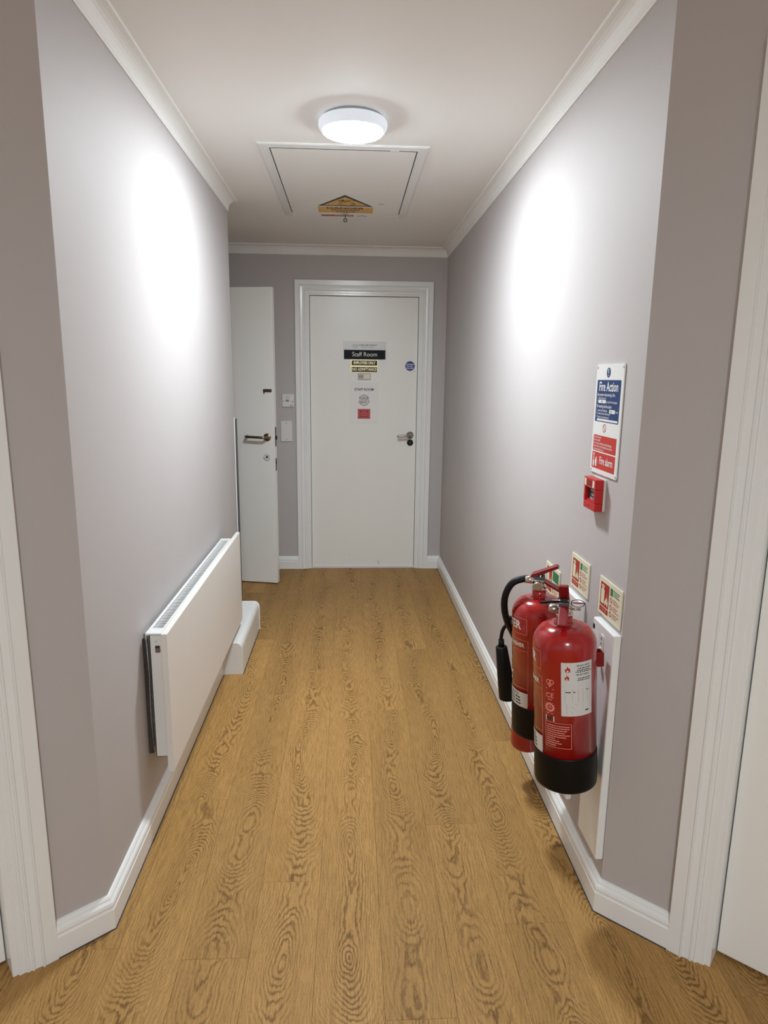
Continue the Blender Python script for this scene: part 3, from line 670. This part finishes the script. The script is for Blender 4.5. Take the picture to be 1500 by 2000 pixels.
# extinguisher identification signs
def id_sign(y, z, kind, label, w=0.150, hgt=0.102, greens=False):
    s = empty('extinguisher_sign', F_right(y, z), label, 'sign', 'extinguisher identification signs')
    a, b = w/2, hgt/2
    MB().box(-a, a, -b, b, 0.0005, 0.004).link('panel', 'sign_cream', s)
    rp = MB().rect(-a+0.012, -a+0.070, -b+0.026, b-0.012, 0.0043).link('red_panel', 'sign_darkred', s)
    t = MB().poly(rrect(-a+0.018, -a+0.040, -b+0.032, b-0.030, 0.004), 0.0046); t.poly(rrect(-a+0.024, -a+0.034, b-0.030, b-0.024, 0.001), 0.0046)
    t.poly([(-a+0.018, b-0.022), (-a+0.024, b-0.017), (-a+0.040, b-0.020), (-a+0.039, b-0.024), (-a+0.025, b-0.021), (-a+0.021, b-0.028)], 0.0046)
    for k, (fx, fy, fh) in enumerate(((0.047, 0.034, 0.022), (0.055, 0.038, 0.030), (0.062, 0.034, 0.022))):
        x_, y_ = -a+fx, -b+fy
        t.poly([(x_-0.003, y_), (x_+0.002, y_-0.004), (x_+0.005, y_+fh*0.35), (x_+0.001, y_+fh), (x_+0.001, y_+fh*0.5), (x_-0.004, y_+fh*0.4)], 0.0046)
    t.link('pictogram', 'sign_cream', rp)
    rb = MB().rect(-a+0.012, -a+0.070, -b+0.009, -b+0.023, 0.0043).link('red_band', 'sign_darkred', s)
    MB().text(kind, 0.012, -a+0.041, -b+0.016, 0.0046, bold=0.01).link('lettering', 'print_pink', rb)
    gpn = MB()
    if greens: gpn.rect(-a+0.078, a-0.008, 0.004, b-0.012, 0.0043)
    else: gpn.rect(-a+0.078, -a+0.094, b-0.032, b-0.012, 0.0043)
    for k in range(3): gpn.rect(-a+0.098, a-0.012-0.006*(k % 2), b-0.016-k*0.006, b-0.0135-k*0.006, 0.0044)
    gpn.link('green_panel', 'sign_green', s)
    t = MB()
    for k in range(3):
        cy_ = -b+0.020+k*0.019
        if greens and cy_ > 0: continue
        t.ring(0.0055, 0.0075, 0.0043, (-a+0.086, cy_), 20); t.poly([(-a+0.081, cy_+0.004), (-a+0.0825, cy_+0.005), (-a+0.091, cy_-0.004), (-a+0.0895, cy_-0.005)], 0.0043)
        for q in range(3): t.rect(-a+0.098, a-0.010-0.008*((q+k) % 3), cy_+0.0045-q*0.0050, cy_+0.0062-q*0.0050, 0.0043)
    t.link('red_notes', 'sign_darkred', s)
id_sign(1.641, 0.856, 'WATER', 'cream and red water extinguisher sign nearest the angled wall')
id_sign(1.874, 0.859, 'WATER', 'cream and red water extinguisher sign, middle of the three')
id_sign(2.128, 0.761, 'CO2', 'cream, red and green extinguisher sign farthest from the angled wall', greens=True)

# mounting boards with hooks
def board(y, label, slot, th=0.021):
    s = empty('mounting_board', F_right(y, 0), label, 'board', 'extinguisher mounting boards')
    MB().box(-0.072, 0.072, 0.152, 0.795, 0, th).link('plank', 'gloss_white', s, bevel=0.004, bseg=3)
    hk = MB().prism(rrect(-0.010, 0.010, 0.712, 0.770, 0.004), th, th+0.0025).link('hook_plate', 'plastic_white', s)
    MB().tube([(0, 0.735, th+0.0025), (0, 0.714, th+0.004), (0, 0.698, th+0.006), (0, 0.690, th+0.010), (0, 0.692, th+0.014), (0, 0.702, th+0.016), (0, 0.712, th+0.016)], 0.0040, 10).link('hook', 'plastic_white', hk)
    for sy_ in (0.760, 0.746): MB().lathe([(0.003, th+0.0025), (0.003, th+0.0032)], 10, c=(0, sy_, 0)).link('screw', 'print_grey', hk)
    if slot: MB().rect(-0.070, -0.056, 0.764, 0.778, 0.02115).link('dark_patch', 'print_black', s)
    return s
board(1.626, 'white vertical mounting board behind the nearest extinguisher', True)
board(1.888, 'white vertical mounting board behind the middle extinguisher', False, 0.0185)

# ------------------------------------------------------------------ fire extinguishers
def bez(pts, n=8):
    P = [Vector(p) for p in pts]; out = []
    for i in range(len(P)-1):
        p0 = P[max(i-1, 0)]; p1 = P[i]; p2 = P[i+1]; p3 = P[min(i+2, len(P)-1)]
        for k in range(n):
            t = k/n; out.append(0.5*((2*p1)+(-p0+p2)*t+(2*p0-5*p1+4*p2-p3)*t*t+(-p0+3*p1-3*p2+p3)*t**3))
    out.append(P[-1]); return out
RE = 0.080
def wrap(mb, r):                       # x = angle in degrees, y = height, z = lift  ->  cylinder
    return mb.xform(lambda x, y, z: ((r+z)*math.cos(math.radians(x)), (r+z)*math.sin(math.radians(x)), y))
def m2deg(r): return 180/PI/r
def curved(a0, a1, h0, h1, z, n=16):
    mb = MB()
    for i in range(n):
        mb.rect(a0+(a1-a0)*i/n, a0+(a1-a0)*(i+1)/n, h0, h1, z)
    return mb
def txt_deg(mb, body, size, a, h, z, r=RE, **k):
    q = MB().text(body, size, 0, 0, 0, **k); kk = m2deg(r)
    mb.add([(a+p[0]*kk, h+p[1], z) for p in q.v], q.f); return mb
def water_extinguisher(loc, tilt, label, rot, valve_az, full_print, dh=0.0, lift=27.0, vk=1.0):
    """rot shifts the printed label in degrees; valve_az: direction the levers point to"""
    e = empty('fire_extinguisher', Matrix.Translation(loc) @ Matrix.Rotation(math.radians(-tilt), 4, 'Y'), label, 'extinguisher', 'red fire extinguishers')
    pr = [(RE, 0.100), (RE, 0.397+dh)]
    for i in range(1, 15):
        a = PI/2*i/14; pr.append((0.020+(RE-0.020)*max(0.0, math.cos(a))**0.85, 0.397+dh+0.053*math.sin(a)**0.95))
    pr += [(0.0205, 0.453+dh), (0.0205, 0.474+dh)]
    cyl = MB().lathe(pr, 72).link('cylinder', 'extinguisher_red', e)
    MB().lathe([(0.076, 0.0), (0.0805, 0.004), (0.0815, 0.012), (0.0815, 0.096), (0.0806, 0.1005)], 72).link('base_skirt', 'skirt_black', e)
    # printed panel: thin outlines and lettering
    R = rot; z1 = 0.0004
    t = MB()
    def oline(a0, a1, h0, h1, w=0.0011):
        wd = w*m2deg(RE)
        for hh in (h0, h1-w): t.add(*[(c.v, c.f) for c in [curved(a0, a1, hh, hh+w, z1)]][0])
        t.rect(a0, a0+wd, h0, h1, z1); t.rect(a1-wd, a1, h0, h1, z1)
    oline(88+R, 206+R, 0.334, 0.383); oline(84+R, 209+R, 0.112, 0.316); 
    c = curved(84+R, 209+R, 0.282, 0.2831, z1); t.add(c.v, c.f)
    c = curved(84+R, 209+R, 0.163, 0.1641, z1); t.add(c.v, c.f)
    for k, (h_, w_) in enumerate(((0.262, 40), (0.243, 55), (0.222, 46), (0.203, 60), (0.185, 44))):
        for q in range(7): 
            if (q+k) % 4: t.rect(108+R+q*w_/7, 108+R+(q+0.72)*w_/7, h_, h_+0.0042, z1)
    wrap(t, RE).link('print_outline', 'print_pink', cyl)
    t = MB(); txt_deg(t, 'WATER', 0.0345, 148+R, 0.3585, z1, bold=0.03)
    wrap(t, RE).link('type_word', 'print_white', cyl)
    t = MB(); txt_deg(t, 'FIRE EXTINGUISHER', 0.0165, 147+R, 0.2990, z1, bold=0.03, sx=1.0)
    wrap(t, RE).link('lettering', 'print_white', cyl)
    for k, h_ in enumerate((0.192, 0.174)): wrap(MB().rect(150+R, 158+R-k*1.5, h_, h_+0.012, z1), RE).link('rating_code', 'print_white', cyl)
    wl = wrap(curved(96+R, 207.5+R, 0.103, 0.150, 0.0006), RE).link('contact_label', 'label_white', cyl)
    t = MB(); txt_deg(t, 'FIRE SAFETY SERVICES', 0.0120, 152+R, 0.1410, 0.0009, bold=0.01, sx=0.80)
    for k in range(3):
        h_ = 0.1285-k*0.0095
        for q in range(9): t.rect(118+R+q*8+k, 118+R+q*8+(6.5 if q % 3 else 4.5)+k, h_, h_+0.0050, 0.0009)
    wrap(t, RE).link('label_print', 'print_black', wl)
    if full_print:
        t = MB(); a = 225+R
        kk = m2deg(RE)
        def shape(fn): 
            q = MB(); fn(q); t.add([(a+p[0]*kk, p[1], z1) for p in q.v], q.f)
        shape(lambda q: (q.ring(0.0045, 0.0065, 0, (-0.003, 0.309), 20), q.ring(0.0045, 0.0065, 0, (0.005, 0.309), 20), q.poly([(-0.007, 0.305), (0.0, 0.294), (0.008, 0.305), (0.001, 0.300)], 0)))
        shape(lambda q: q.text('CE', 0.0185, 0, 0.272, 0, bold=0.012))
        shape(lambda q: (q.ring(0.0070, 0.0112, 0, (0, 0.240), 28), q.ring(0.0020, 0.0040, 0, (0, 0.240), 16), [q.disc(0.0016, 0, (0.0125*math.cos(2*PI*i/12), 0.240+0.0125*math.sin(2*PI*i/12)), 6) for i in range(12)]))
        for h_, w_ in ((0.289, 0.011), (0.260, 0.006), (0.222, 0.009)): shape(lambda q: q.rect(-w_, w_, h_, h_+0.002, 0))
        MBX = MB().rect(a-8.6, a+8.6, 0.2025, 0.2165, z1); wrap(MBX, RE).link('approval_box', 'label_white', cyl)
        # text box
        b0, b1 = 216+R, 264+R
        wd = 0.0011*kk
        for hh in (0.131, 0.199):
            c = curved(b0, b1, hh, hh+0.0011, z1); t.add(c.v, c.f)
        t.rect(b0, b0+wd, 0.131, 0.2, z1); t.rect(b1-wd, b1, 0.131, 0.2, z1)
        for k in range(10):
            h_ = 0.1905-k*0.0060; L_ = (42, 41, 37, 33, 42, 35, 15, 23, 28, 17)[k]
            q = 0
            x_ = b0+3
            while x_ < b0+3+L_-1:
                w_ = 2.2+((q*7+k*5) % 4)*1.2; t.rect(x_, min(x_+w_, b0+3+L_), h_, h_+0.0026, z1); x_ += w_+0.7; q += 1
        wrap(t, RE).link('approval_marks', 'print_pink', cyl)
        t = MB()
        for k in range(4): t.rect(a-6.5+k*3.4, a-4.6+k*3.4, 0.2055, 0.2140, z1+0.0003)
        wrap(t, RE).link('approval_code', 'print_black', cyl)
        # service record label
        s0, s1, h0, h1 = 246, 305.5, 0.222, 0.366
        sl_ = wrap(curved(s0, s1, h0, h1, 0.0007, 20), RE).link('service_label', 'label_white', cyl)
        ws = s1-s0
        t = MB(); g_ = MB()
        for bx_, by_, sc in ((s0+0.19*ws, h1-0.0185, 1.0), (s0+0.17*ws, h1-0.0405, 0.88)):
            fl_ = [(-0.0065, -0.002), (-0.0055, 0.003), (-0.0030, 0.0005), (-0.0010, 0.0095), (0.0025, 0.0035), (0.0040, 0.0060), (0.0065, -0.001), (0.0055, -0.006), (0.0, -0.0085), (-0.0050, -0.0065)]
            t.poly([(bx_+px_*sc*kk, by_+py_*sc) for px_, py_ in fl_], 0.0010)
            g_.poly([(bx_+px_*sc*kk*0.42-0.2, by_-0.0035+py_*sc*0.42) for px_, py_ in fl_], 0.0013)
        t.rect(s0+0.12*ws, s0+0.92*ws, h1-0.0535, h1-0.0525, 0.0010)
        wrap(t, RE).link('flame_emblem', 'flame_red', sl_); wrap(g_, RE).link('flame_core', 'label_white', sl_)
        t = MB()
        txt_deg(t, 'FIRE SAFETY SERVICES', 0.0062, s0+0.68*ws, h1-0.0090, 0.0010, bold=0.012, sx=0.62)
        txt_deg(t, 'FIRE SAFETY SERVICES', 0.0062, s0+0.66*ws, h1-0.0330, 0.0010, bold=0.012, sx=0.60)
        for hh, a_, b_ in ((0.0145, 0.50, 0.88), (0.0195, 0.47, 0.90), (0.0240, 0.42, 0.93), (0.0410, 0.50, 0.88), (0.0460, 0.48, 0.88)):
            x_ = s0+a_*ws; q = 0
            while x_ < s0+b_*ws: t.rect(x_, x_+2.0+(q % 3)*0.9, h1-hh-0.0026, h1-hh, 0.0010); x_ += 3.4+(q % 3)*0.9; q += 1
        t.rect(s0+0.12*ws, s0+0.28*ws, h1-0.0800, h1-0.0775, 0.0010); t.rect(s0+0.36*ws, s0+0.41*ws, h1-0.0800, h1-0.0770, 0.0010)
        t.rect(s0+0.77*ws, s0+0.86*ws, h1-0.0765, h1-0.0745, 0.0010); t.rect(s0+0.74*ws, s0+0.86*ws, h0+0.0115, h0+0.0150, 0.0010)
        wrap(t, RE).link('label_print', 'print_black', sl_)
        t = MB()
        for k in range(3): t.rect(s0+0.08*ws, s0+(0.9-0.05*k)*ws, h1-0.0590-k*0.0038, h1-0.0578-k*0.0038, 0.0010)
        for k in range(8): t.rect(s0+0.10*ws, s0+0.92*ws, h1-0.0712-k*0.0050, h1-0.0705-k*0.0050, 0.0010)
        for xx in (0.10, 0.33, 0.50, 0.66, 0.80, 0.92): t.rect(s0+xx*ws, s0+xx*ws+0.45, h1-0.106, h1-0.0706, 0.0010)
        for k in range(7): t.rect(s0+0.14*ws, s0+(0.34+0.05*((k*3) % 4))*ws, h0+0.0095+k*0.0038, h0+0.0107+k*0.0038, 0.0010)
        for (xa_, xb_, ya_, yb_) in ((0.66, 0.93, 0.0205, 0.0208), (0.66, 0.93, 0.0360, 0.0363)): t.rect(s0+xa_*ws, s0+xb_*ws, h0+ya_, h0+yb_, 0.0010)
        for xa_ in (0.66, 0.925): t.rect(s0+xa_*ws, s0+xa_*ws+0.25, h0+0.0205, h0+0.0363, 0.0010)
        wrap(t, RE).link('label_table', 'print_lightgrey', sl_)
    # hanging bracket towards the wall
    hb = MB().box(RE+0.0155, RE+0.0185, -0.014, 0.014, 0.318, 0.356)
    for sy in (-0.014, 0.011): hb.box(RE-0.002, RE+0.0155, sy, sy+0.003, 0.318, 0.356)
    hb.link('hanging_bracket', 'lever_red', e)
    # valve group
    Rz = Matrix.Rotation(math.radians(valve_az), 4, 'Z')
    def V(mb): return mb.xform(lambda x, y, z: tuple(Rz @ Vector((x, y, 0.472+(z-0.472)*vk+dh))))
    vb = V(MB().lathe([(0.0215, 0.470), (0.0215, 0.480), (0.0160, 0.482), (0.0160, 0.500), (0.0190, 0.502), (0.0190, 0.508), (0.0120, 0.512)], 24)).link('valve_body', 'chrome', e)
    V(MB().box(-0.018, 0.016, -0.0125, 0.0125, 0.496, 0.522)).link('valve_block', 'dark_steel', vb, bevel=0.002)
    V(MB().lathe([(0.0150, 0.012), (0.0155, 0.034), (0.0130, 0.038)], 24, 'Y', (0.0, 0.0, 0.494)).xform(lambda x, y, z: (x, -y, z))).link('gauge', 'satin_steel', vb, fixn=True)
    V(MB().lathe([(0.0045, 0.012), (0.0045, 0.040)], 12, 'Y', (0.0, 0.0, 0.494))).link('pressure_stem', 'satin_steel', vb)
    def lev(pts, th, w0, w1):
        mb = MB(); n = len(pts); vs = []; fs = []
        for i, (px_, pz_) in enumerate(pts):
            a_ = pts[max(0, i-1)]; b_ = pts[min(n-1, i+1)]; d_ = Vector((b_[0]-a_[0], b_[1]-a_[1])).normalized(); nn = Vector((-d_.y, d_.x))
            w = w0+(w1-w0)*i/(n-1)
            for sy, sn in ((-1, -1), (1, -1), (1, 1), (-1, 1)): vs.append((px_+nn.x*th*sn, sy*w, pz_+nn.y*th*sn))
        for i in range(n-1):
            for k in range(4): fs.append((i*4+k, i*4+(k+1) % 4, (i+1)*4+(k+1) % 4, (i+1)*4+k))
        fs += [(0, 1, 2, 3), tuple((n-1)*4+k for k in (3, 2, 1, 0))]
        return mb.add(vs, fs)
    ce_, se_ = math.cos(math.radians(lift)), math.sin(math.radians(lift))
    V(lev([(-0.021, 0.500), (-0.021, 0.516), (-0.014, 0.527)] + [(-0.004+q*ce_, 0.531+q*se_) for q in (0.0, 0.02, 0.042, 0.062, 0.066)], 0.0064, 0.0125, 0.0125)).link('squeeze_lever', 'lever_red', e, bevel=0.003, fixn=True)
    V(lev([(-0.016, 0.508), (0.002, 0.512), (0.020, 0.500), (0.040, 0.486), (0.060, 0.472), (0.072, 0.464)], 0.0062, 0.0125, 0.0115)).link('carry_handle', 'lever_red', e, bevel=0.003, fixn=True)
    V(MB().box(-0.010, 0.012, -0.008, 0.008, 0.518, 0.536)).link('lever_pivot', 'print_black', e, bevel=0.001)
    V(MB().tube([(0.006, -0.030, 0.527), (0.006, 0.022, 0.527)], 0.0018, 8)).link('safety_pin', 'chrome', e)
    for q, (cx_, cz_, ax) in enumerate(((0.006, 0.520, 0.4), (0.012, 0.522, 1.3))):
        c_ = []
        for i in range(24):
            a_ = 2*PI*i/24; yy = 0.034+0.0165*math.cos(a_); ww = 0.0165*math.sin(a_)
            c_.append((cx_+ww*math.cos(ax), yy, cz_+ww*math.sin(ax)))
        V(MB().tube(c_, 0.0013, 6, closed=True)).link('pin_ring', 'dark_steel' if q else 'lever_red', e)
    return e, Rz
T1, T2 = 4.1, 3.0
E1, RZ1 = water_extinguisher((0.580, 1.591, 0.379), T1, 'red water extinguisher nearest the camera with white service label', 0, -112, True, -0.009, 66.0, 0.70)
# hose of the nearest one leaves the valve away from the camera and hangs behind the cylinder
hp = bez([(0.006, 0.020, 0.484), (0.012, 0.050, 0.484), (0.018, 0.082, 0.468), (0.022, 0.094, 0.430), (0.020, 0.096, 0.300), (0.018, 0.094, 0.180)])
MB().tube(hp, 0.0100, 14).link('hose', 'rubber_black', E1)
MB().box(-0.062, -0.010, -0.004, 0.004, 0.4965, 0.5020).link('seal_tag', 'rubber_black', E1, bevel=0.001, label='black plastic tag')
E2, RZ2 = water_extinguisher((0.585, 1.868, 0.365), T2, 'red water extinguisher with black hose, middle of the three', 23, -22, False, -0.018, 27.0, 0.82)
hp = bez([(-0.018, 0.004, 0.482), (-0.046, 0.010, 0.484), (-0.078, 0.014, 0.471), (-0.098, 0.014, 0.436), (-0.100, 0.020, 0.392), (-0.086, 0.042, 0.340), (-0.060, 0.072, 0.285), (-0.036, 0.086, 0.220), (-0.030, 0.088, 0.150)])
MB().tube(hp, 0.0103, 16).link('hose', 'rubber_black', E2)
MB().tube([(-0.014, 0.003, 0.482), (-0.040, 0.009, 0.484)], [0.0135, 0.0125], 8).link('hose_nut', 'chrome', E2)
MB().box(-0.092, -0.070, 0.020, 0.034, 0.352, 0.362).link('hose_clip', 'rubber_black', E2)

def co2_extinguisher(loc, label):
    e = empty('fire_extinguisher', loc, label, 'extinguisher', 'red fire extinguishers')
    r = 0.0545
    pr = [(r-0.016, 0.0), (r-0.006, 0.003), (r-0.0015, 0.010), (r, 0.020), (r, 0.370)]
    for i in range(1, 9):
        a = PI/2*i/8; pr.append((0.016+(r-0.016)*math.cos(a), 0.370+0.050*math.sin(a)))
    pr += [(0.0165, 0.424), (0.0165, 0.440)]
    cy = MB().lathe(pr, 56).link('cylinder', 'extinguisher_red', e)
    t = curved(120, 215, 0.16, 0.30, 0.0005); wrap(t, r).link('black_label', 'skirt_black', cy)
    t = MB(); txt_deg(t, 'CO2', 0.03, 160, 0.27, 0.0009, r, bold=0.02)
    for k in range(4): t.rect(168, 200, 0.24-k*0.012, 0.244-k*0.012, 0.0009)
    wrap(t, r).link('lettering', 'print_white', cy)
    wrap(curved(178, 205, 0.085, 0.105, 0.0006), r).link('contact_label', 'label_white', cy)
    MB().lathe([(0.019, 0.438), (0.019, 0.462), (0.014, 0.466), (0.014, 0.482)], 24).link('valve_body', 'chrome', e)
    for za, zb, nm in ((0.478, 0.500, 'squeeze_lever'), (0.468, 0.452, 'carry_handle')):
        MB().tube([(-0.012, 0.0, 0.476), (0.010, 0.01, (0.476+za)/2), (0.030, 0.045, zb)], 0.006, 8).link(nm, 'lever_red', e)
    tp = bez([(-0.012, -0.006, 0.470), (-0.050, -0.014, 0.480), (-0.082, -0.020, 0.474), (-0.105, -0.022, 0.452), (-0.112, -0.022, 0.425), (-0.112, -0.022, 0.400)])
    MB().tube(tp, 0.0062, 12).link('swivel_tube', 'rubber_black', e)
    hn = MB().tube([(-0.112, -0.022, 0.412), (-0.1105, -0.022, 0.385)], [0.0095, 0.0105], 14).link('horn_collar', 'rubber_black', e)
    MB().tube([(-0.1105, -0.022, 0.388), (-0.110, -0.022, 0.384), (-0.0945, -0.020, 0.290), (-0.078, -0.018, 0.200), (-0.0775, -0.018, 0.196)], [0.0165, 0.0195, 0.0255, 0.0310, 0.0305], 28).link('horn', 'rubber_black', e)
    MB().box(r-0.002, 0.060, -0.02, 0.02, 0.30, 0.36).link('hanging_bracket', 'lever_red', e)
    return e
co2_extinguisher((0.625, 2.130, 0.150), 'red carbon dioxide extinguisher with black horn behind the middle one')
